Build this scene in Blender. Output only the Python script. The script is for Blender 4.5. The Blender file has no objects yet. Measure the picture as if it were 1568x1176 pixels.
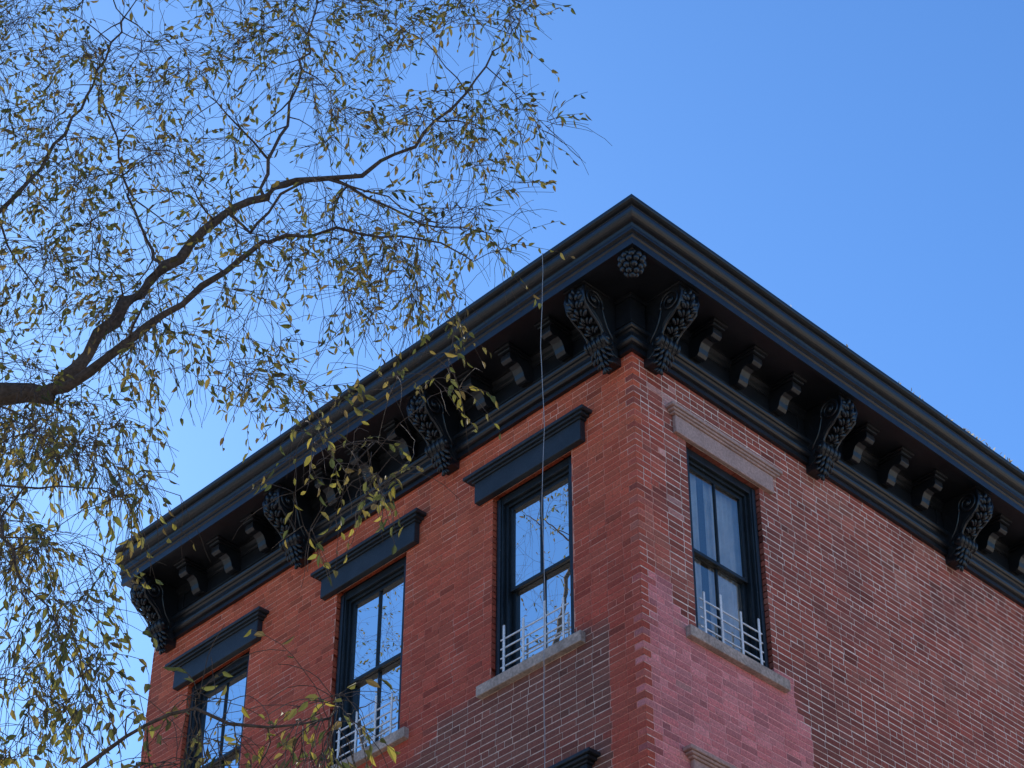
import bpy, math, random
import numpy as np
from mathutils import Vector, Matrix, noise
random.seed(7); np.random.seed(7)
sc=bpy.context.scene
H=16.147            # height of the brick top above the ground
LW=7.86; RW=13.0    # facade lengths
STOREY=3.9

# ---------------------------------------------------------------- helpers
def link(o,parent=None):
    sc.collection.objects.link(o)
    if parent: o.parent=parent
    return o
def empty(name,loc=(0,0,0)):
    e=bpy.data.objects.new(name,None); e.location=loc; e.empty_display_size=.5
    return link(e)
class MB:
    def __init__(s): s.v=[];s.f=[];s.c=[]
    def add(s,vs,fs,col=None):
        b=len(s.v); s.v.extend(vs); s.f.extend([tuple(i+b for i in f) for f in fs])
        if col is not None: s.c.extend([col]*len(vs))
    def box(s,x0,x1,y0,y1,z0,z1,col=None):
        s.add([(x0,y0,z0),(x1,y0,z0),(x1,y1,z0),(x0,y1,z0),(x0,y0,z1),(x1,y0,z1),(x1,y1,z1),(x0,y1,z1)],
              [(0,3,2,1),(4,5,6,7),(0,1,5,4),(1,2,6,5),(2,3,7,6),(3,0,4,7)],col)
    def obj(s,name,mat,parent=None,smooth=False,bevel=0,recalc=False):
        me=bpy.data.meshes.new(name); me.from_pydata(s.v,[],s.f)
        if s.c:
            a=me.color_attributes.new("Col",'FLOAT_COLOR','POINT')
            a.data.foreach_set("color",np.array([(c[0],c[1],c[2],1) for c in s.c],dtype=np.float32).ravel())
        if recalc:
            import bmesh
            bm=bmesh.new();bm.from_mesh(me);bmesh.ops.recalc_face_normals(bm,faces=bm.faces);bm.to_mesh(me);bm.free()
        if smooth: me.polygons.foreach_set("use_smooth",[True]*len(me.polygons))
        me.materials.append(mat); me.update()
        o=bpy.data.objects.new(name,me); link(o,parent)
        if bevel:
            m=o.modifiers.new("b",'BEVEL');m.width=bevel;m.segments=2;m.limit_method='ANGLE'
        return o
# facade frames: (u along wall from the corner, q outwards, z)
def FB(mb,side,u0,u1,q0,q1,z0,z1,col=None):
    if side=='L': mb.box(-u1,-u0,-q1,-q0,z0,z1,col)
    else: mb.box(q0,q1,u0,u1,z0,z1,col)
def FP(side,u,q,z): return (-u,-q,z) if side=='L' else (q,u,z)

# ---------------------------------------------------------------- materials
def mat(name,col=(.5,.5,.5),rough=.7,attr=False,n1=(4,.15),n2=(60,.15),bump=(80,.2,.003),spec=.4,metal=0,chips=None):
    m=bpy.data.materials.new(name); m.use_nodes=True; nt=m.node_tree; N=nt.nodes; K=nt.links
    b=N["Principled BSDF"]; b.inputs["Roughness"].default_value=rough
    b.inputs["Specular IOR Level"].default_value=spec; b.inputs["Metallic"].default_value=metal
    g=N.new("ShaderNodeNewGeometry")
    if attr:
        a=N.new("ShaderNodeAttribute"); a.attribute_name="Col"; src=a.outputs["Color"]
    else:
        a=N.new("ShaderNodeRGB"); a.outputs[0].default_value=(*col,1); src=a.outputs[0]
    for sc_,amt in (n1,n2):
        if amt<=0: continue
        n=N.new("ShaderNodeTexNoise"); n.inputs["Scale"].default_value=sc_; n.inputs["Detail"].default_value=5
        K.new(g.outputs["Position"],n.inputs["Vector"])
        r=N.new("ShaderNodeMapRange"); r.inputs[1].default_value=.3; r.inputs[2].default_value=.7
        r.inputs[3].default_value=1-amt; r.inputs[4].default_value=1+amt
        K.new(n.outputs[0],r.inputs[0])
        v=N.new("ShaderNodeVectorMath"); v.operation='SCALE'; K.new(src,v.inputs[0]); K.new(r.outputs[0],v.inputs["Scale"]); src=v.outputs[0]
    if chips:   # worn spots where the paint has chipped off
        n=N.new("ShaderNodeTexNoise"); n.inputs["Scale"].default_value=chips[0]; n.inputs["Detail"].default_value=8; n.inputs["Roughness"].default_value=.7
        K.new(g.outputs["Position"],n.inputs["Vector"])
        r=N.new("ShaderNodeMapRange"); r.inputs[1].default_value=chips[1]; r.inputs[2].default_value=chips[1]+.03; K.new(n.outputs[0],r.inputs[0])
        mx=N.new("ShaderNodeMix"); mx.data_type='RGBA'; K.new(r.outputs[0],mx.inputs[0]); K.new(src,mx.inputs[6]); mx.inputs[7].default_value=(*chips[2],1); src=mx.outputs[2]
    K.new(src,b.inputs["Base Color"])
    if bump:
        n=N.new("ShaderNodeTexNoise"); n.inputs["Scale"].default_value=bump[0]; n.inputs["Detail"].default_value=6
        K.new(g.outputs["Position"],n.inputs["Vector"])
        bp=N.new("ShaderNodeBump"); bp.inputs["Strength"].default_value=bump[1]; bp.inputs["Distance"].default_value=bump[2]
        K.new(n.outputs[0],bp.inputs["Height"]); K.new(bp.outputs[0],b.inputs["Normal"])
    return m
M_brick=mat("painted_brick",attr=True,rough=.8,n1=(2.5,.10),n2=(45,.25),bump=(70,.5,.005),spec=.25)
M_mortar=mat("mortar",attr=True,rough=.95,n1=(3,.14),n2=(30,.25),bump=(90,.4,.003),spec=.2)
M_corn=mat("black_cornice_paint",(.0105,.012,.015),rough=.34,n1=(3,.3),n2=(25,.25),bump=(14,.35,.006),spec=.55)
M_frame=mat("window_frame_paint",(.014,.019,.023),rough=.4,n1=(4,.3),n2=(60,.35),bump=(60,.4,.003),chips=(22,.66,(.16,.17,.17)))
M_hood=mat("hood_paint",(.022,.027,.033),rough=.5,n1=(4,.25),n2=(50,.25),bump=(50,.4,.004))
M_brown=mat("brownstone",(.46,.30,.255),rough=.85,n1=(3,.15),n2=(40,.2),bump=(60,.5,.004))
M_sill=mat("stone_sill",(.43,.34,.28),rough=.85,n1=(5,.3),n2=(40,.25),bump=(60,.6,.005))
M_white=mat("white_guard_paint",(.82,.82,.82),rough=.4,bump=None)
M_curt=mat("curtain_cloth",(.88,.87,.85),rough=.9,bump=None,n2=(30,.05))
M_room=mat("room_wall",(.24,.22,.20),rough=.9,bump=None)
M_roof=mat("roofing",(.08,.08,.08),rough=.9)
M_rope=mat("cable_sheath",(.38,.37,.38),rough=.6,bump=None)
M_bark=mat("bark",(.10,.078,.062),rough=.9,n1=(6,.25),n2=(50,.4),bump=(40,.9,.01))
def glass():
    m=bpy.data.materials.new("window_glass");m.use_nodes=True;nt=m.node_tree;N=nt.nodes;K=nt.links
    N.remove(N["Principled BSDF"]);o=N["Material Output"]
    t=N.new("ShaderNodeBsdfTransparent");t.inputs[0].default_value=(.95,.97,.97,1)
    g=N.new("ShaderNodeBsdfGlossy");g.inputs["Roughness"].default_value=.0;g.inputs[0].default_value=(1,.98,.95,1)
    n=N.new("ShaderNodeTexNoise");n.inputs["Scale"].default_value=1.8;n.inputs["Detail"].default_value=0
    bp=N.new("ShaderNodeBump");bp.inputs["Strength"].default_value=.2;bp.inputs["Distance"].default_value=.02
    K.new(n.outputs[0],bp.inputs["Height"]);K.new(bp.outputs[0],g.inputs["Normal"])
    f=N.new("ShaderNodeFresnel");f.inputs["IOR"].default_value=2.2
    r=N.new("ShaderNodeMath");r.operation='MULTIPLY_ADD';r.inputs[1].default_value=.9;r.inputs[2].default_value=.16
    K.new(f.outputs[0],r.inputs[0])
    x=N.new("ShaderNodeMixShader");K.new(r.outputs[0],x.inputs[0]);K.new(t.outputs[0],x.inputs[1]);K.new(g.outputs[0],x.inputs[2]);K.new(x.outputs[0],o.inputs[0])
    return m
M_glass=glass()
def leafmat():
    m=bpy.data.materials.new("leaf");m.use_nodes=True;nt=m.node_tree;N=nt.nodes;K=nt.links
    b=N["Principled BSDF"];b.inputs["Roughness"].default_value=.75;b.inputs["Specular IOR Level"].default_value=.2;o=N["Material Output"]
    a=N.new("ShaderNodeAttribute");a.attribute_name="Col";K.new(a.outputs["Color"],b.inputs["Base Color"])
    t=N.new("ShaderNodeBsdfTranslucent");v=N.new("ShaderNodeVectorMath");v.operation='MULTIPLY';v.inputs[1].default_value=(1.2,1.2,.8)
    K.new(a.outputs["Color"],v.inputs[0]);K.new(v.outputs[0],t.inputs[0])
    x=N.new("ShaderNodeMixShader");x.inputs[0].default_value=.35;K.new(b.outputs[0],x.inputs[1]);K.new(t.outputs[0],x.inputs[2]);K.new(x.outputs[0],o.inputs[0])
    return m
M_leaf=leafmat()

# ---------------------------------------------------------------- paint state of the walls
def nz(side,u,z,s,o=0): return noise.noise(Vector((u*s+(37 if side=='R' else 0)+o,z*s,o*1.7)))
def mix(a,b,t): return tuple(a[i]*(1-t)+b[i]*t for i in range(3))
def sm(x,a,b):
    t=max(0,min(1,(x-a)/(b-a))); return t*t*(3-2*t)
def wallcol(side,u,z):   # z relative to brick top ; returns (brick, mortar)
    n1=nz(side,u,z,1.1); n2=nz(side,u,z,3.2,5); n3=nz(side,u,z,9,9)
    w=n2*.25+n3*.12
    if side=='L':
        br=mix((.60,.125,.058),(.47,.095,.056),sm(-z,.2,3.0)); mo=mix((.80,.34,.22),(.64,.23,.16),sm(-z,.2,2.5))
        t=sm(-(z+3.0)+w*.8-max(0,u-2.2)*.35,0,.12)*sm(u+w*.6,.42,.5)
        br=mix(br,(.24,.09,.062),t); mo=mix(mo,(.74,.58,.48),t)
        t=sm(n1*1.2+n2*.5,.35,.6)*.35; br=mix(br,(.34,.09,.06),t)
        mo=mix(mo,(.84,.58,.46),sm(n2,.15,.4)*.5)
    else:
        br=(.38,.100,.066); mo=(.88,.73,.62)
        mo=mix(mo,(.62,.36,.27),sm(n2+n3*.7,.1,.5)*.6)
        t=sm(.48-u+w*.8,0,.12)*.85; br=mix(br,(.54,.115,.068),t); mo=mix(mo,(.66,.27,.18),t*sm(n3+n2,-.45,.25))
        t=sm(n1*1.3+n2*.6,.15,.5)*.55; br=mix(br,(.24,.082,.062),t)
        t=sm(-z-2.4-(u-2.)*.1+w,0,.8)*sm(u,2.0,2.6)*.4; br=mix(br,(.22,.075,.057),t)
        t=sm(-n1*1.2+n2*.5,.2,.5)*.4; br=mix(br,(.52,.20,.14),t)
        e=2.25+max(0,-z-3.2)*.25
        t=sm(-(z+3.0-.35*sm(.75-u,0,.5))+w*.5,0,.08)*sm(e-u+w*.5,0,.06)*sm(u+w*.4,.04,.12)
        br=mix(br,(.66,.225,.215),t); mo=mix(mo,(.80,.38,.35),t)
        t=sm(.14-abs(z+.47)+w*.4,0,.1)*sm(.10-min(abs(u-.55),abs(u-2.1))+w*.3,0,.1); br=mix(br,(.66,.34,.29),t)
        t=sm(n3*1.2+n2*.4,.42,.5)*sm(.72-u,0,.1)*sm(u,.2,.3)*.7; br=mix(br,(.66,.32,.27),t)
    return br,mo

# ---------------------------------------------------------------- windows layout
WL=[(.865,1.995),(3.315,4.445),(5.94,7.07)]
WR=[(.75,1.86)]
ZT,ZB=-.87,-3.08
ops={'L':[],'R':[]}
for k in range(4):
    for a,b in WL: ops['L'].append((a,b,H+ZB-k*STOREY,H+ZT-k*STOREY))
    for a,b in WR+[(9.0,10.11)]: ops['R'].append((a,b,H+ZB-k*STOREY,H+ZT+.05-k*STOREY))

house=empty("brick_corner_building")
# bricks
CH=.0745; ML=.204
for side,W,MJ,SG in (('L',LW,.0115,.085),('R',RW,.0145,.12)):
    mb=MB(); nrow=int(H/CH)
    for i in range(nrow):
        z1=H-i*CH-.004; z0=z1-CH+MJ
        zc=(z0+z1)/2
        own=(i%2==0)==(side=='L')
        u=0.0 if own else .112
        first=True
        header=(i%6==3)
        while u<W-.03:
            ln=(ML if not header else .097)
            if first and not own and not header: ln=ML*.5+.0
            first=False
            ln+=random.uniform(-.006,.006)
            e=min(u+ln,W)
            segs=[(u,e)]
            for a,b,za,zb in ops[side]:
                if z1>za+.01 and z0<zb-.01 or (z0<zb<z1 and zb-z0>.03):
                    ns=[]
                    for s,t in segs:
                        if t<=a or s>=b: ns.append((s,t)); continue
                        if s<a: ns.append((s,a))
                        if t>b: ns.append((b,t))
                    segs=ns
            for s,t in segs:
                if t-s<.02: continue
                bc,_=wallcol(side,(s+t)/2,zc-H)
                k=random.gauss(1,SG); k=max(.6,min(1.35,k))
                if random.random()<.05: k*=.7
                hs=random.uniform(-.1,.1)
                col=(min(.8,bc[0]*k),bc[1]*k*(1+hs),bc[2]*k*(1+hs))
                q=random.uniform(-.0015,.0015)
                dz=random.uniform(-.002,.002)
                FB(mb,side,s,t,-.1,q,z0+dz,z1+dz,col)
            u=e+MJ*random.uniform(.55,.9)
    mb.obj("bricks_"+side,M_brick,house)
    us=sorted(set([round(x,4) for x in np.arange(.007,W,.12)]+[W]+[x for o in ops[side] for x in o[:2]]))
    zs=sorted(set([round(x,4) for x in np.arange(0,H,.12)]+[H]+[x for o in ops[side] for x in o[2:]]))
    mb=MB(); idx={}
    def vid(a,b):
        if (a,b) not in idx:
            idx[(a,b)]=len(mb.v); mb.v.append(FP(side,us[a],-.0035,zs[b])); mb.c.append(wallcol(side,us[a],zs[b]-H)[1])
        return idx[(a,b)]
    for a in range(len(us)-1):
        for b in range(len(zs)-1):
            uc=(us[a]+us[a+1])/2; zc=(zs[b]+zs[b+1])/2
            if any(o[0]<uc<o[1] and o[2]<zc<o[3] for o in ops[side]): continue
            q=[vid(a,b),vid(a+1,b),vid(a+1,b+1),vid(a,b+1)]
            mb.f.append(tuple(q) )
    mb.obj("mortar_"+side,M_mortar,house)

# windows
fr=MB();hood=MB();brown=MB();sill=MB();gl=MB();guard=MB();curt=MB();room=MB()
for side in 'LR':
    for oi,(a,b,za,zb) in enumerate(ops[side]):
        def B(mb,u0,u1,q0,q1,z0,z1): FB(mb,side,u0,u1,q0,q1,z0,z1)
        zi=za+.03
        c=.095
        B(fr,a+.002,a+c,-.16,-.055,zi,zb-.002);B(fr,b-c,b-.002,-.16,-.055,zi,zb-.002);B(fr,a+c,b-c,-.16,-.057,zb-c,zb-.002)
        B(fr,a+.03,a+c-.02,-.055,-.040,zi,zb-.03);B(fr,b-c+.02,b-.03,-.055,-.040,zi,zb-.03)
        d=c+.035
        B(fr,a+c,a+d,-.20,-.095,zi,zb-c);B(fr,b-d,b-c,-.20,-.095,zi,zb-c);B(fr,a+d,b-d,-.20,-.097,zb-d,zb-c)
        B(fr,a+c,b-c,-.2,-.05,za+.0,zi+.03)
        u0,u1=a+d,b-d; z0,z1=zi+.03,zb-d; zm=(z0+z1)/2; um=(u0+u1)/2
        for (s0,s1,qf) in ((zm-.02,z1,-.125),(z0,zm+.02,-.165)):
            st=.045; qb=qf-.038
            B(fr,u0,u0+st,qb,qf,s0,s1);B(fr,u1-st,u1,qb,qf,s0,s1)
            B(fr,u0+st,u1-st,qb,qf-.001,s0,s0+(.04 if s0>z0 else .075));B(fr,u0+st,u1-st,qb,qf-.001,s1-.045,s1)
            B(fr,um-.012,um+.012,qb+.004,qf-.004,s0+.04,s1-.045)
            qg=qf-.022
            for (p0,p1) in ((u0+st,um),(um,u1-st)):   # separate slightly uneven panes
                j1,j2=random.uniform(-.003,.003),random.uniform(-.003,.003)
                gl.add([FP(side,p0,qg+j1,s0+.03),FP(side,p1,qg-j1,s0+.03),FP(side,p1,qg-j1+j2,s1-.04),FP(side,p0,qg+j1+j2,s1-.04)],[(0,1,2,3)])
        qa,qz=-.21,-1.6
        P=[FP(side,u,q,z) for q in (qa,qz) for z in (za,zb) for u in (a-.3,b+.3)]
        room.add(P,[(4,5,7,6),(0,4,6,2),(1,5,7,3),(0,1,5,4),(2,3,7,6)])
        rr=random.Random(oi*3+(side=='R'))
        spans=[(a+.05,a+.05+(b-a)*rr.uniform(.30,.40)),(b-.05-(b-a)*rr.uniform(.44,.52),b-.05)]
        for s,t in spans:
            n=40;vs=[];
            for j in range(n+1):
                u=s+(t-s)*j/n; q=-.238+.022*math.sin(j*1.1+rr.random()*.6)+.008*math.sin(j*.4)
                vs+= [FP(side,u,q,za),FP(side,u,q,zb)]
            curt.add(vs,[(2*j,2*j+2,2*j+3,2*j+1) for j in range(n)])
        g0=zi+.07
        nb=4
        for j in range(nb): B(guard,a+.10,b-.10,-.040,-.026,g0+.03+j*.105,g0+.045+j*.105)
        for j,fx in enumerate((.14,.36,.62,.86)):
            uu=a+(b-a)*fx; B(guard,uu-.012,uu+.012,-.026,-.012,g0-.03,g0+(.46 if j in(1,2) else .44)+.06*(j%2))
        cu=(a+b)/2
        if side=='L':
            B(hood,cu-.765,cu+.765,0.0,.075,zb+.0,zb+.25);B(hood,cu-.79,cu+.79,0,.095,zb+.25,zb+.275)
            B(hood,cu-.83,cu+.83,0,.125,zb+.275,zb+.305)
            B(hood,cu-.87,cu+.87,0,.150,zb+.305,zb+.345)
        else:
            B(brown,cu-.745,cu+.745,0.0,.045,zb+.0,zb+.21);B(brown,cu-.78,cu+.78,0,.065,zb+.21,zb+.235)
            B(brown,cu-.81,cu+.81,0,.085,zb+.235,zb+.262);B(brown,cu-.84,cu+.84,0,.105,zb+.262,zb+.305)
        B(sill,cu-.71,cu+.71,-.12,.065,za-.12,za)
fr.obj("window_frames",M_frame,house,bevel=.004)
hood.obj("window_hoods",M_hood,house,bevel=.007)
brown.obj("brownstone_hoods",M_brown,house,bevel=.008)
sill.obj("window_sills",M_sill,house,bevel=.008)
gl.obj("window_panes",M_glass,house)
guard.obj("window_guards",M_white,house,bevel=.003)
curt.obj("curtains",M_curt,house,smooth=True)
room.obj("rooms",M_room,house)

# ---------------------------------------------------------------- cornice
def arc(cx,cz,r,a0,a1,n):
    return [(cx+r*math.cos(math.radians(a0+(a1-a0)*i/n)),cz+r*math.sin(math.radians(a0+(a1-a0)*i/n))) for i in range(n+1)]
prof=[(-.05,-.10),(.045,-.10),(.045,-.04)]+arc(.055,.005,.045,-90,60,5)+[(.068,.055),(.068,.10),(.085,.115)]+arc(.085,.15,.035,-60,90,5)+[(.075,.19),(.05,.20),
 (.05,.46),(.075,.475),(.085,.51),(.12,.53),(.12,.56),
 (.60,.56),(.60,.535),(.645,.535),(.645,.62),(.66,.635),(.66,.665),(.69,.675),(.69,.70)]
prof+=[(.675,.71),(.675,.735),(.685,.77)]+arc(.69,.855,.082,-85,55,9)+[(.742,.93),(.775,.94),(.795,.95),(.80,.96),(.80,.995),(.78,1.003),(.70,.985),(.0,1.02),(-.05,1.02)]
ZC=H
mb=MB(); U0=LW-.10
def ring(f): 
    b=len(mb.v); mb.v.extend([f(p,z+ZC) for p,z in prof]); return b
stations=[]
n=len(prof)
for u in np.linspace(U0,.6,9): stations.append(ring(lambda p,z:(-u,-p-.002*math.sin(u*2.1),z+.004*math.sin(u*1.7))))
stations.append(ring(lambda p,z:(p,-p,z)))
for u in np.linspace(.6,RW,12): stations.append(ring(lambda p,z:(p+.002*math.sin(u*2.3),u,z+.004*math.sin(u*1.9))))
for a,b in zip(stations[:-1],stations[1:]):
    for i in range(n-1): mb.f.append((a+i,b+i,b+i+1,a+i+1))
mb.f.append(tuple(stations[0]+i for i in range(n)));mb.f.append(tuple(stations[-1]+i for i in reversed(range(n))))
corn=mb.obj("cornice_moulding",M_corn,house,recalc=True)
mb=MB(); mb.v=[(-U0,-.0,H+1.0),(-U0,RW,H+1.0),(.0,RW,H+1.0),(.0,-.0,H+1.0)];mb.f=[(0,3,2,1)]
mb.box(-LW,-.12,RW-.02,RW,0,H+.9);mb.box(-LW,-LW+.02,.12,RW-.02,0,H+.9)
mb.obj("roof_and_rear_walls",M_roof,house)

CLs=[.235,2.60,5.02,7.50]; CRs=[.26,2.77,5.18,7.6,10.0,12.4]
fz=MB();md=MB()
fz.box(-.11,.10,-.10,.11,H+.2,H+.557)
fz.box(-.12,.125,-.125,.12,H+.505,H+.545)
def modillion(side,uc):
    w=.068
    pr=[(.05,.50),(.38,.50),(.395,.47),(.39,.41),(.355,.385),(.315,.39),(.28,.405),(.23,.38),(.20,.33),(.185,.28),(.16,.245),(.12,.24),(.095,.255),(.05,.26)]
    vs=[FP(side,uc-w,q,H+z) for q,z in pr]+[FP(side,uc+w,q,H+z) for q,z in pr];m=len(pr)
    md.add(vs,[tuple(range(m)),tuple(range(2*m-1,m-1,-1))]+[(i,(i+1)%m,(i+1)%m+m,i+m) for i in range(m)])
    FB(md,side,uc-w-.022,uc+w+.022,.05,.42,H+.503,H+.53);FB(md,side,uc-w-.04,uc+w+.04,.05,.45,H+.532,H+.557)
for side,cs in (('L',CLs),('R',CRs)):
    for a,b in zip(cs[:-1],cs[1:]):
        for j in (1,2,3): modillion(side,a+(b-a)*j/4)
        s,t=a+.22,b-.22
        for r in ((s,t,.24,.256),(s,t,.444,.46),(s,s+.016,.256,.444),(t-.016,t,.256,.444)):
            FB(fz,side,r[0],r[1],.05,.066,H+r[2],H+r[3])
fz.obj("frieze_panels",M_corn,house,bevel=.004)
md.obj("modillions",M_corn,house,bevel=.006,recalc=True)

# console (u=x, q=y)
def ico(mb,c,r,rot=None,sub=2,_c={}):
    if sub not in _c:
        import bmesh
        bm=bmesh.new();bmesh.ops.create_icosphere(bm,subdivisions=sub,radius=1)
        _c[sub]=([v.co.copy() for v in bm.verts],[tuple(v.index for v in f.verts) for f in bm.faces]);bm.free()
    vs,fs=_c[sub]; R=rot or Matrix.Identity(3)
    mb.add([tuple(R@Vector((v.x*r[0],v.y*r[1],v.z*r[2]))+Vector(c)) for v in vs],fs)
def console_mesh():
    body=MB()
    pr=[(.05,.555),(.50,.555),(.52,.53)]+arc(.40,.40,.135,35,-75,8)+[(.39,.27),(.34,.235),(.29,.20),(.255,.15),(.235,.10)]+arc(.185,.045,.075,20,-110,6)+[(.12,-.06),(.07,-.08),(.05,-.08)]
    ws=[]
    for q,z in pr: ws.append(.125 if z>.25 else (.125-.025*min(1,(.25-z)/.12)) if z>.1 else .10)
    m=len(pr)
    body.add([(-w,q,z) for (q,z),w in zip(pr,ws)]+[(w,q,z) for (q,z),w in zip(pr,ws)],
             [tuple(range(m)),tuple(range(2*m-1,m-1,-1))]+[(i,(i+1)%m,(i+1)%m+m,i+m) for i in range(m)])
    det=MB()
    for sx in (-1,1):
        for (cy,cz,R0,turn,st) in ((.395,.405,.125,1.9,200),(.18,.045,.075,1.4,30)):
            pts=[]
            for i in range(44):
                t=i/43; a=math.radians(st-360*turn*t); r=R0*(1-t*.82)
                pts.append((sx*(.128+.016*t if cz>.2 else .102),cy+r*math.cos(a),cz+r*math.sin(a)))
            tube(det,pts,[.016*(1-.3*i/43) for i in range(44)],5)
        ico(det,(sx*.14,.395,.405),(.022,.032,.032))
        pts=[(sx*.12,.29,.44),(sx*.12,.27,.36),(sx*.115,.24,.28),(sx*.108,.20,.20),(sx*.104,.14,.13),(sx*.102,.10,.08)]
        tube(det,pts,[.016]*6,5)
        pts=[(sx*.122,.515,.52),(sx*.126,.535,.42),(sx*.124,.50,.31),(sx*.118,.42,.25),(sx*.112,.33,.20),(sx*.104,.265,.13),(sx*.104,.25,.06)]
        tube(det,pts,[.018]*7,6)
    for k,(q,z,tilt) in enumerate(((.51,.49,25),(.545,.42,5),(.535,.34,-20),(.475,.28,-50),(.395,.235,-60),(.315,.18,-45))):
        wd=.105-.008*k
        for j in (-2,-1,0,1,2):
            R=Matrix.Rotation(math.radians(tilt),3,'X')@Matrix.Rotation(math.radians(26*j),3,'Y')
            ico(det,(j*wd*.44,q-.010*abs(j)+(.014 if j==0 else 0),z-.014*abs(j)),(.019,.034 if j else .046,.044),R,2)
    for j in range(-4,5):
        ico(det,(j*.031,.225,.05),(.022,.058 if j%2 else .07,.058 if j%2 else .07),None,2)
    for sx in (-1,1): ico(det,(sx*.14,.225,.05),(.02,.035,.035),None,1)
    for row,(z,q,s,wd) in enumerate(((-.04,.205,1.2,.10),(-.095,.18,1.15,.095),(-.15,.155,1.,.07),(-.205,.13,.8,.035))):
        for j in (-2,-1,0,1,2):
            R=Matrix.Rotation(math.radians(-15),3,'X')@Matrix.Rotation(math.radians(-22*j),3,'Y')
            ico(det,(j*wd*.48,q-.010*abs(j),z+.008*abs(j)),(.018*s,.028*s,.045*s),R,2)
    body.box(-.09,.09,.0,.14,-.14,-.02)
    body.box(-.145,.145,.05,.545,.545,.559)
    for m_ in (body,det):
        m_.v=[(x,y*1.07,.555+(z-.555)*1.10) if z<.55 else (x,y*1.07,z) for x,y,z in m_.v]
    return body,det
def tube(mb,pts,rad,k=4):
    P=[Vector(p) for p in pts];b=len(mb.v);n=len(P)
    ref=Vector((.3,.5,.81))
    for i in range(n):
        t=(P[min(i+1,n-1)]-P[max(i-1,0)])
        if t.length<1e-9: t=Vector((0,0,1))
        t.normalize();a=t.cross(ref)
        if a.length<.05: a=t.cross(Vector((1,0,0)))
        a.normalize();c=t.cross(a)
        for j in range(k):
            an=2*math.pi*j/k; v=P[i]+(a*math.cos(an)+c*math.sin(an))*rad[i]; mb.v.append((v.x,v.y,v.z))
    for i in range(n-1):
        for j in range(k):
            mb.f.append((b+i*k+j,b+i*k+(j+1)%k,b+(i+1)*k+(j+1)%k,b+(i+1)*k+j))
    mb.f.append(tuple(b+j for j in reversed(range(k))));mb.f.append(tuple(b+(n-1)*k+j for j in range(k)))
cb,cd=console_mesh()
c0=cb.obj("console_body",M_corn,house,bevel=.008,recalc=True);c1=cd.obj("console_carving",M_corn,house,smooth=True)
first=True
for side,cs in (('L',CLs),('R',CRs)):
    for i,u in enumerate(cs):
        for src in (c0,c1):
            o=src if first else link(src.copy(),house)
            o.location=FP(side,u,0,H); o.rotation_euler=(0,0,math.pi if side=='L' else -math.pi/2)
        first=False
gp=MB()
for lvl,(z,R,nn) in enumerate(((.525,.085,9),(.48,.115,10),(.43,.11,10),(.375,.085,7),(.33,.05,4),(.30,.0,1))):
    for j in range(nn):
        a=2*math.pi*j/nn+lvl*.4
        ico(gp,(.50+R*math.cos(a),-.50+R*math.sin(a),H+z),(.034,.034,.036),None,2)
ico(gp,(.5,-.5,H+.44),(.09,.09,.11),None,2)
gp.box(.40,.60,-.60,-.40,H+.54,H+.558)
gp.obj("grape_pendant",M_corn,house,smooth=True)

# cable hanging from the gutter
cbm=MB()
pts=[(-.45+.010*math.sin(t*.9)+.004*math.sin(t*2.3),-.815+.01*math.cos(t*.7),H+1.0-t*.25) for t in range(0,67)]
tube(cbm,[(-.45,-.70,H+1.01),(-.45,-.80,H+1.015)]+pts,[.0036]*(len(pts)+2),5)
cbm.obj("hanging_cable",M_rope,None,smooth=True)

# ---------------------------------------------------------------- tree
CAM=np.array([11.523,-12.785,1.6]); AZ=.803
rh=np.array([math.cos(AZ),math.sin(AZ),0]);dh=np.array([-math.sin(AZ),math.cos(AZ),0])
def T(r,d,z): return CAM+rh*r+dh*d+np.array([0,0,z])
def smoothpath(P,step=.1,jit=.012,rs=None):
    P=np.array(P,float);out=[]
    n=len(P)
    for i in range(n-1):
        p0=P[max(i-1,0)];p1=P[i];p2=P[i+1];p3=P[min(i+2,n-1)]
        k=max(2,int(np.linalg.norm(p2[:3]-p1[:3])/step))
        for j in range(k):
            t=j/k;q=.5*((2*p1)+(-p0+p2)*t+(2*p0-5*p1+4*p2-p3)*t*t+(-p0+3*p1-3*p2+p3)*t**3)
            out.append(q)
    out.append(P[-1]);out=np.array(out)
    out[1:-1,:3]+=np.random.normal(0,jit,out[1:-1,:3].shape)
    return out
def inpoly(x,y,poly):
    c=False;j=len(poly)-1
    for i in range(len(poly)):
        xi,yi=poly[i];xj,yj=poly[j]
        if (yi>y)!=(yj>y) and x<(xj-xi)*(y-yi)/(yj-yi)+xi: c=not c
        j=i
    return c
LEAFC=[(.125,.14,.055),(.16,.17,.07),(.19,.18,.075),(.085,.105,.05),(.22,.19,.08),(.28,.22,.085),(.18,.135,.07)]
def leaf(mb,p,d,L,rnd,pal):
    d=d.normalized(); s=d.cross(Vector((rnd.gauss(0,1),rnd.gauss(0,1),rnd.gauss(0,1))))
    if s.length<.01:return
    s.normalize();nn=d.cross(s);w=L*.19;cv=L*.18
    q=[p,p+d*L*.3+s*w+nn*cv*.6,p+d*L*.68+s*w*.8+nn*cv*.4,p+d*L-nn*cv*.5,p+d*L*.68-s*w*.8+nn*cv*.4,p+d*L*.3-s*w+nn*cv*.6]
    c=pal[rnd.randrange(len(pal))];k=rnd.uniform(.7,1.25)
    mb.add([tuple(v) for v in q],[(0,1,2,3),(0,3,4,5)],(c[0]*k,c[1]*k,c[2]*k))
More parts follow.
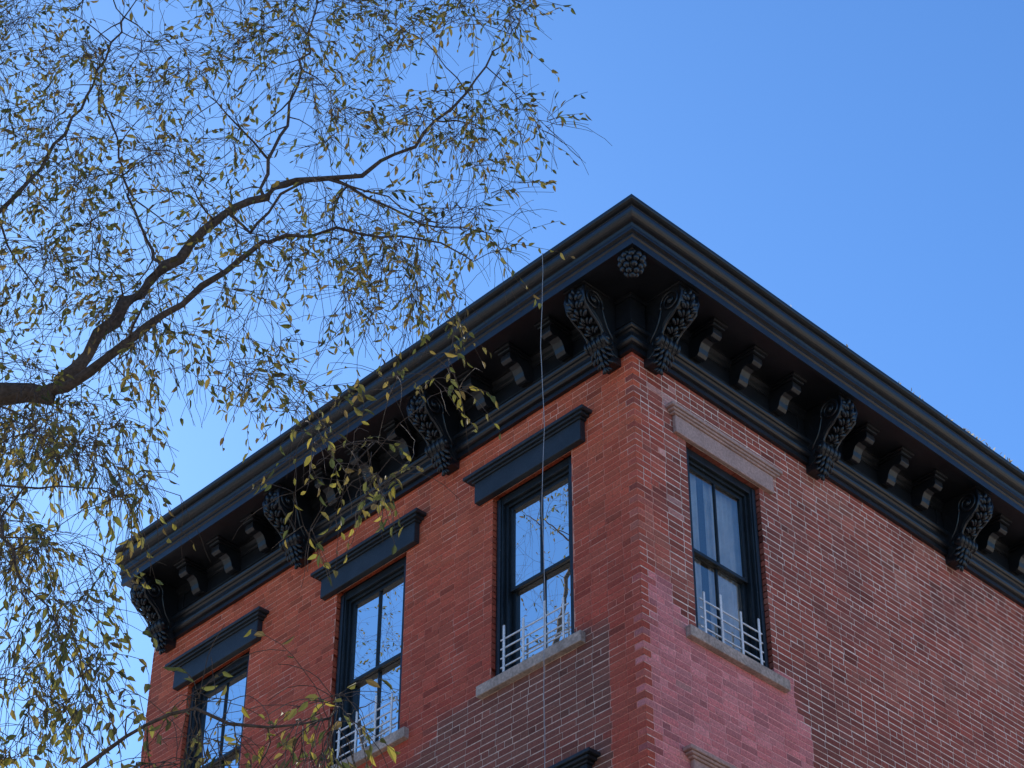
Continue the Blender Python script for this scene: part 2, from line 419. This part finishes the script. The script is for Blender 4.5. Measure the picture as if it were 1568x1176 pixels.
def build_tree(name,base,skel,regions,seed,leafL=.055):
    rnd=random.Random(seed);np.random.seed(seed)
    wood=MB();lv=MB()
    N=np.zeros((90000,3));C=np.zeros(90000);RR=np.zeros(90000);n=0
    base=np.array(base)
    for path in skel:
        P=smoothpath(path); 
        tube(wood,[tuple(p[:3]-base) for p in P],[p[3]*(1+.08*rnd.gauss(0,1)) for p in P],8 if P[0][3]>.03 else 5)
        for p in P:
            if p[3]<.09: N[n]=p[:3];C[n]=0;RR[n]=p[3];n+=1
    for reg in regions:
        poly=reg['poly'];xs=[p[0] for p in poly];ys=[p[1] for p in poly];A=[]
        while len(A)<reg['n']:
            x=rnd.uniform(min(xs),max(xs));y=rnd.uniform(min(ys),max(ys))
            if not inpoly(x,y,poly):continue
            if noise.noise(Vector((x*2.2+seed,y*2.2,0)))*1.4+rnd.uniform(-.35,.5)<0:continue
            d=rnd.uniform(*reg['d']); 
            A.append(T(x*d/9,d,y*d/9) if not reg.get('raw') else np.array([x,rnd.uniform(*reg['d']),y]))
        A=np.array(A)
        k=max(8,len(A)//9);head=A[:k];rest=A[k:]
        dist=np.array([np.min(np.linalg.norm(N[:n]-a,axis=1)) for a in rest]);rest=rest[np.argsort(dist)]
        for a in list(head)+list(rest):
            D=np.linalg.norm(N[:n]-a,axis=1);up=np.maximum(0,(N[:n,2]-a[2]));cost=D+.12*C[:n]-.15*np.minimum(up,D)
            i=int(np.argmin(cost));p0=N[i].copy();L=D[i]
            if L<.03:continue
            m=max(3,int(L/.09));sd=np.random.normal(0,.10*L,3);sd[2]=abs(sd[2])*.9+.06*L
            r0=min(RR[i]*.8,.0028+.0075*L);r1=.0019
            pts=[];rad=[]
            for j in range(m+1):
                t=j/m;q=p0*(1-t)+a*t+sd*4*t*(1-t)*.6
                if 0<j: q=q+np.random.normal(0,.007,3)
                pts.append(tuple(q-base));rad.append(r0*(1-t)+r1*t)
                if j>0: N[n]=q;C[n]=C[i]+L*t;RR[n]=rad[-1];n+=1
            tube(wood,pts,rad,4 if r0<.006 else 5)
            dirn=(a-p0)/max(L,1e-6)
            for tw in range(reg.get('tw',2)):
                st=Vector(pts[-1 if tw==0 else rnd.randrange(len(pts)//2,len(pts))])
                dv=Vector(dirn)*.8+Vector((rnd.gauss(0,.5),rnd.gauss(0,.5),rnd.gauss(-.15,.45)));dv.normalize()
                leafy=rnd.random()<reg.get('leafy',.6)
                ln=rnd.uniform(.14,.40)*reg.get('s',1);k2=6;tp=[st];cur=st
                sdv=dv.cross(Vector((rnd.gauss(0,1),rnd.gauss(0,1),rnd.gauss(0,1)))).normalized()
                for j in range(k2):
                    dv=(dv+Vector((rnd.gauss(0,.13),rnd.gauss(0,.13),rnd.gauss(-.10*reg.get('droop',1),.10)))).normalized()
                    nxt=cur+dv*ln/k2;tp.append(nxt)
                    if leafy and j>0 and rnd.random()<reg.get('lp',.8):
                        ld=(dv*.6+sdv*(.6 if j%2 else -.6)+Vector((rnd.gauss(0,.15),rnd.gauss(0,.15),-.45+rnd.gauss(0,.15))))
                        leaf(lv,nxt,ld,leafL*rnd.uniform(.6,1.15),rnd,reg.get('pal',LEAFC))
                    cur=nxt
                tube(wood,[tuple(v) for v in tp],[.0018-.0001*j for j in range(len(tp))],3)
    e=empty(name,tuple(base))
    wood.obj("branches",M_bark,e,smooth=True);lv.obj("foliage",M_leaf,e)
    return e
def sk(L,s=1.0,dd=None):  # (r,z,d,radius) in metres around the camera station
    return [tuple(T(r,d,z))+(rad,) for r,z,d,rad in L]
trunkb=T(-3.9,9.3,-1.6)
skel=[
 sk([(-3.9,-1.6,9.3,.24),(-3.88,1.5,9.3,.20),(-3.8,4.5,9.35,.17),(-3.75,6.6,9.3,.14),(-3.9,8.5,9.2,.11),(-3.8,11,9.1,.08),(-3.6,13.5,9,.04)]),
 sk([(-3.75,6.4,9.3,.12),(-3.2,7.1,9.1,.085),(-2.64,7.27,9,.064),(-2.39,7.27,9,.056),(-2.28,7.45,9,.040),(-2.10,7.78,9,.035),(-1.88,8.15,9,.030),(-1.62,8.45,8.95,.026),(-1.38,8.65,8.95,.021),(-1.29,8.8,9,.018),(-1.0,8.87,9.05,.015),(-.75,9.0,9.05,.012),(-.5,9.2,9.0,.009),(-.28,9.52,9,.007),(-.02,10.03,9,.004)]),
 sk([(-2.42,7.27,9,.040),(-2.3,7.29,8.95,.030),(-2.18,7.33,8.9,.025),(-1.98,7.52,8.85,.022),(-1.74,7.72,8.8,.019),(-1.52,7.88,8.75,.016),(-1.34,8.08,8.7,.013),(-1.19,8.1,8.7,.010),(-.8,8.1,8.65,.007),(-.48,8.0,8.6,.005),(-.2,7.75,8.5,.003)]),
 sk([(-1.38,8.65,8.95,.012),(-1.37,9.05,9,.010),(-1.3,9.3,9.05,.009),(-1.26,9.8,9.1,.007),(-1.2,10.5,9.1,.005)]),
 sk([(-1.88,8.15,9,.010),(-2.11,8.7,9.2,.008),(-2.3,9.3,9.3,.007),(-2.5,10,9.4,.005)]),
 sk([(-1.0,8.87,9.05,.008),(-.7,8.7,9.1,.007),(-.4,8.55,9.1,.005),(-.1,8.5,9.1,.003)]),
 sk([(-1.55,8.5,8.95,.010),(-1.4,8.3,8.9,.009),(-1.32,8.45,8.85,.008),(-1.05,8.62,8.8,.007),(-.7,8.45,8.8,.005),(-.35,8.2,8.7,.003)]),
 sk([(-3.8,5.0,9.35,.08),(-3.0,4.2,8.4,.04),(-2.0,3.75,7.1,.018),(-1.40,3.74,6.6,.008),(-1.22,3.86,6.5,.006),(-1.06,3.88,6.5,.006),(-.82,3.83,6.5,.005),(-.6,3.87,6.5,.003)]),
 sk([(-3.2,7.1,9.1,.05),(-2.9,6.9,8.3,.022),(-2.5,6.3,7.8,.010),(-2.2,5.6,7.4,.007),(-1.9,4.9,7.2,.004)]),
 sk([(-3.75,6.8,9.3,.06),(-3.4,8.0,9.3,.03),(-2.9,8.9,9.3,.014),(-2.6,9.6,9.3,.009),(-2.4,10.5,9.3,.006)]),
]
YEL=LEAFC+[(.34,.30,.08),(.40,.33,.09),(.28,.27,.08)]
SUNLIT_PAL=[(.45,.36,.12),(.38,.30,.12),(.32,.28,.11),(.25,.22,.10)]  # brighter yellows, sunlight on this leaf cluster put into the colour
regions=[
 dict(poly=[(-4.3,11.9),(-.35,11.9),(.14,10.3),(-.02,9.8),(.26,9.3),(.04,8.85),(.04,8.25),(-.22,8.1),(-.32,7.72),(-.77,7.64),(-.95,7.2),(-1.35,7.12),(-1.64,7.37),(-1.95,7.12),(-3.3,7.07)],n=1750,d=(8.3,9.8),tw=4,lp=.78,leafy=.34),
 dict(poly=[(-1.03,7.47),(-.22,7.72),(-.25,7.35),(-.48,6.87),(-.9,6.27),(-1.14,6.62)],n=34,d=(7.2,8.4),tw=3,lp=.8,droop=2,pal=YEL,leafy=.5),
 dict(poly=[(-3.3,7.12),(-1.78,7.12),(-1.63,6.63),(-1.92,6.27),(-2.0,5.86),(-1.69,5.52),(-1.78,5.1),(-2.9,5.1)],n=260,d=(6.9,8.8),tw=4,lp=.7,droop=2,pal=YEL,leafy=.36),
 dict(poly=[(-2.9,7.3),(-2.35,7.15),(-2.2,6.7),(-2.32,6.2),(-2.8,6.2)],n=130,d=(8.8,10.2),tw=4,lp=.8,droop=1.5,pal=SUNLIT_PAL,leafy=.5),
 dict(poly=[(-1.81,5.4),(-1.47,5.48),(-.74,5.48),(-.6,5.22),(-.72,5.1),(-1.7,5.0)],n=48,d=(6.2,6.9),tw=3,lp=.75,droop=1.5,pal=YEL,leafy=.5),
]
build_tree("street_tree",tuple(trunkb),skel,regions,11,leafL=.058)
# taller tree further along the street (seen mirrored in the panes)
b2=(-12,-9.6,0)
def ab(*L): return [tuple(x) for x in L]
skel2=[ab((-12,-9.6,0,.35),(-12,-9.5,6,.3),(-12,-9,12,.24),(-12.1,-8.8,18,.15),(-12,-8.8,26,.05)),
 ab((-12,-8.9,13,.12),(-11,-8.5,16,.09),(-9.5,-8.4,20,.05),(-8.4,-8.2,24,.02)),
 ab((-12,-8.9,14,.1),(-13,-8.5,17,.08),(-14.5,-8.4,21,.05),(-15.5,-8.2,25,.02)),
 ab((-12,-8.9,15,.1),(-11.8,-7.5,18,.06),(-11.0,-6.8,22,.04),(-10.6,-6.8,25,.02)),]
reg2=[dict(poly=[(-16.5,17),(-8,17),(-6.8,21),(-7.5,26),(-12,29),(-17,27)],n=1000,d=(-10.5,-6),tw=4,lp=.6,raw=True,s=2.2,leafy=.4)]
build_tree("street_tree",b2,skel2,reg2,23,leafL=.09)

# dry leaves caught in the side-street gutter, coloured pale to look sunlit
gd=MB();rg=random.Random(9)
for i in range(90):
    u=rg.gauss(4.9,.45) if i%3 else rg.uniform(1,9); p=Vector((.785+rg.uniform(-.02,.012),u,H+1.0))
    leaf(gd,p,Vector((rg.gauss(.1,.4),rg.gauss(0,.6),rg.uniform(.3,1))),rg.uniform(.03,.06),rg,[(.5,.42,.3),(.6,.52,.4),(.3,.24,.15)])
gd.obj("gutter_leaves",M_leaf,house)

# ---------------------------------------------------------------- ground
M_asph=mat("asphalt",(.07,.068,.066),rough=.9,n1=(.6,.15),n2=(120,.3))
M_walk=mat("concrete_pavement",(.48,.44,.39),rough=.9,n1=(.8,.12),n2=(60,.15))
M_line=mat("road_paint",(.7,.7,.68),rough=.7)
g=MB();g.v=[(-600,-600,-.14),(600,-600,-.14),(600,600,-.14),(-600,600,-.14)];g.f=[(0,1,2,3)];g.obj("ground",M_asph)
w=MB()
for x0,x1 in ((-80,3),(10,90)):
    for y0,y1 in ((-90,-8.6),(-3,80)): w.box(x0,x1,y0,y1,-.13,0)
w.obj("pavement",M_walk,bevel=.02)
l=MB()
for i in range(9): l.add([(3.4+i*.7,-10.8,-.136),(3.8+i*.7,-10.8,-.136),(3.8+i*.7,-8.9,-.136),(3.4+i*.7,-8.9,-.136)],[(0,1,2,3)])
l.obj("crosswalk_markings",M_line)
# unseen rowhouses across the two streets, added to bounce warm sunlight onto the walls
M_bounce=mat("pale_bounce_wall",(.58,.49,.38),rough=.85,n1=(.5,.1),n2=(20,.1))  # pale wall colour that strengthens the bounce of the added rowhouses
def block(name,x0,x1,y0,y1,h,faces):
    e=empty(name,((x0+x1)/2,(y0+y1)/2,0));ox,oy=(x0+x1)/2,(y0+y1)/2
    m=MB();m.box(x0-ox,x1-ox,y0-oy,y1-oy,0,h);m.box(x0-.3-ox,x1+.3-ox,y0-.3-oy,y1+.3-oy,h,h+.5);m.obj("walls",M_bounce,e,bevel=.03)
    t=MB();f2=MB();pn=MB()
    for fc in faces:
        a0,a1=(y0,y1) if fc=='W' else (x0,x1)
        k=int((a1-a0)/2.6)
        for i in range(k):
            c=a0+(i+.5)*(a1-a0)/k
            for z in np.arange(1.2,h-2.2,3.4):
                if fc=='W':
                    pn.box(x0-.02-ox,x0+.05-ox,c-.5-oy,c+.5-oy,z,z+1.9);t.box(x0-.15-ox,x0-ox,c-.65-oy,c+.65-oy,z-.15,z-.005);t.box(x0-.15-ox,x0-ox,c-.65-oy,c+.65-oy,z+1.905,z+2.15)
                    f2.box(x0-.06-ox,x0-.021-ox,c-.5-oy,c+.5-oy,z+.93,z+.99);f2.box(x0-.06-ox,x0-.021-ox,c-.03-oy,c+.03-oy,z,z+.929)
                else:
                    pn.box(c-.5-ox,c+.5-ox,y1-.05-oy,y1+.02-oy,z,z+1.9);t.box(c-.65-ox,c+.65-ox,y1-oy,y1+.15-oy,z-.15,z-.005);t.box(c-.65-ox,c+.65-ox,y1-oy,y1+.15-oy,z+1.905,z+2.15)
                    f2.box(c-.5-ox,c+.5-ox,y1+.021-oy,y1+.06-oy,z+.93,z+.99);f2.box(c-.03-ox,c+.03-ox,y1+.021-oy,y1+.06-oy,z,z+.929)
    t.obj("window_trim",M_sill,e);pn.obj("window_glazing",M_room,e);f2.obj("window_bars",M_white,e)
block("bounce_rowhouse",16,28,-2.5,45,15,'W')
block("bounce_rowhouse",15.5,30,-60,-16,14,'W')
block("bounce_rowhouse",-45,1,-40,-20,15,'N')

# ---------------------------------------------------------------- light
sd=Vector((-.93,.37,0)).normalized();el=math.radians(36)
S=Vector((sd.x*math.cos(el),sd.y*math.cos(el),math.sin(el)))
sun=bpy.data.lights.new("sun",'SUN');sun.energy=5.0;sun.angle=math.radians(.5);sun.color=(1,.90,.77)
so=link(bpy.data.objects.new("sun",sun));so.rotation_euler=S.to_track_quat('Z','Y').to_euler();so.location=(0,0,40)
wd=bpy.data.worlds.new("World");sc.world=wd;wd.use_nodes=True;nt=wd.node_tree
sky=nt.nodes.new("ShaderNodeTexSky");sky.sky_type='NISHITA';sky.sun_disc=False;sky.sun_elevation=el;sky.sun_rotation=math.atan2(sd.x,sd.y)%(2*math.pi)
sky.air_density=1.0;sky.dust_density=.2;sky.ozone_density=2.5
tint=nt.nodes.new("ShaderNodeVectorMath");tint.operation='MULTIPLY';tint.inputs[1].default_value=(.58,.96,1.36)
bg=nt.nodes["Background"];bg.inputs[1].default_value=.15;nt.links.new(sky.outputs[0],tint.inputs[0]);nt.links.new(tint.outputs[0],bg.inputs[0])
sc.view_settings.view_transform='Standard';sc.view_settings.look='None';sc.view_settings.exposure=0

# ---------------------------------------------------------------- camera
yaw,pitch,roll=.8030,.6849,.0047
F=Vector((-math.sin(yaw)*math.cos(pitch),math.cos(yaw)*math.cos(pitch),math.sin(pitch)));R=Vector((math.cos(yaw),math.sin(yaw),0));U=R.cross(F)
c,s=math.cos(roll),math.sin(roll);R2=R*c+U*s;U2=-R*s+U*c
cd_=bpy.data.cameras.new("camera");cd_.sensor_width=36;cd_.lens=3440/1568*36;cd_.clip_end=3000;cd_.clip_start=.1
co=link(bpy.data.objects.new("camera",cd_))
mw=Matrix(((R2.x,U2.x,-F.x,CAM[0]),(R2.y,U2.y,-F.y,CAM[1]),(R2.z,U2.z,-F.z,CAM[2]),(0,0,0,1)));co.matrix_world=mw
sc.camera=co
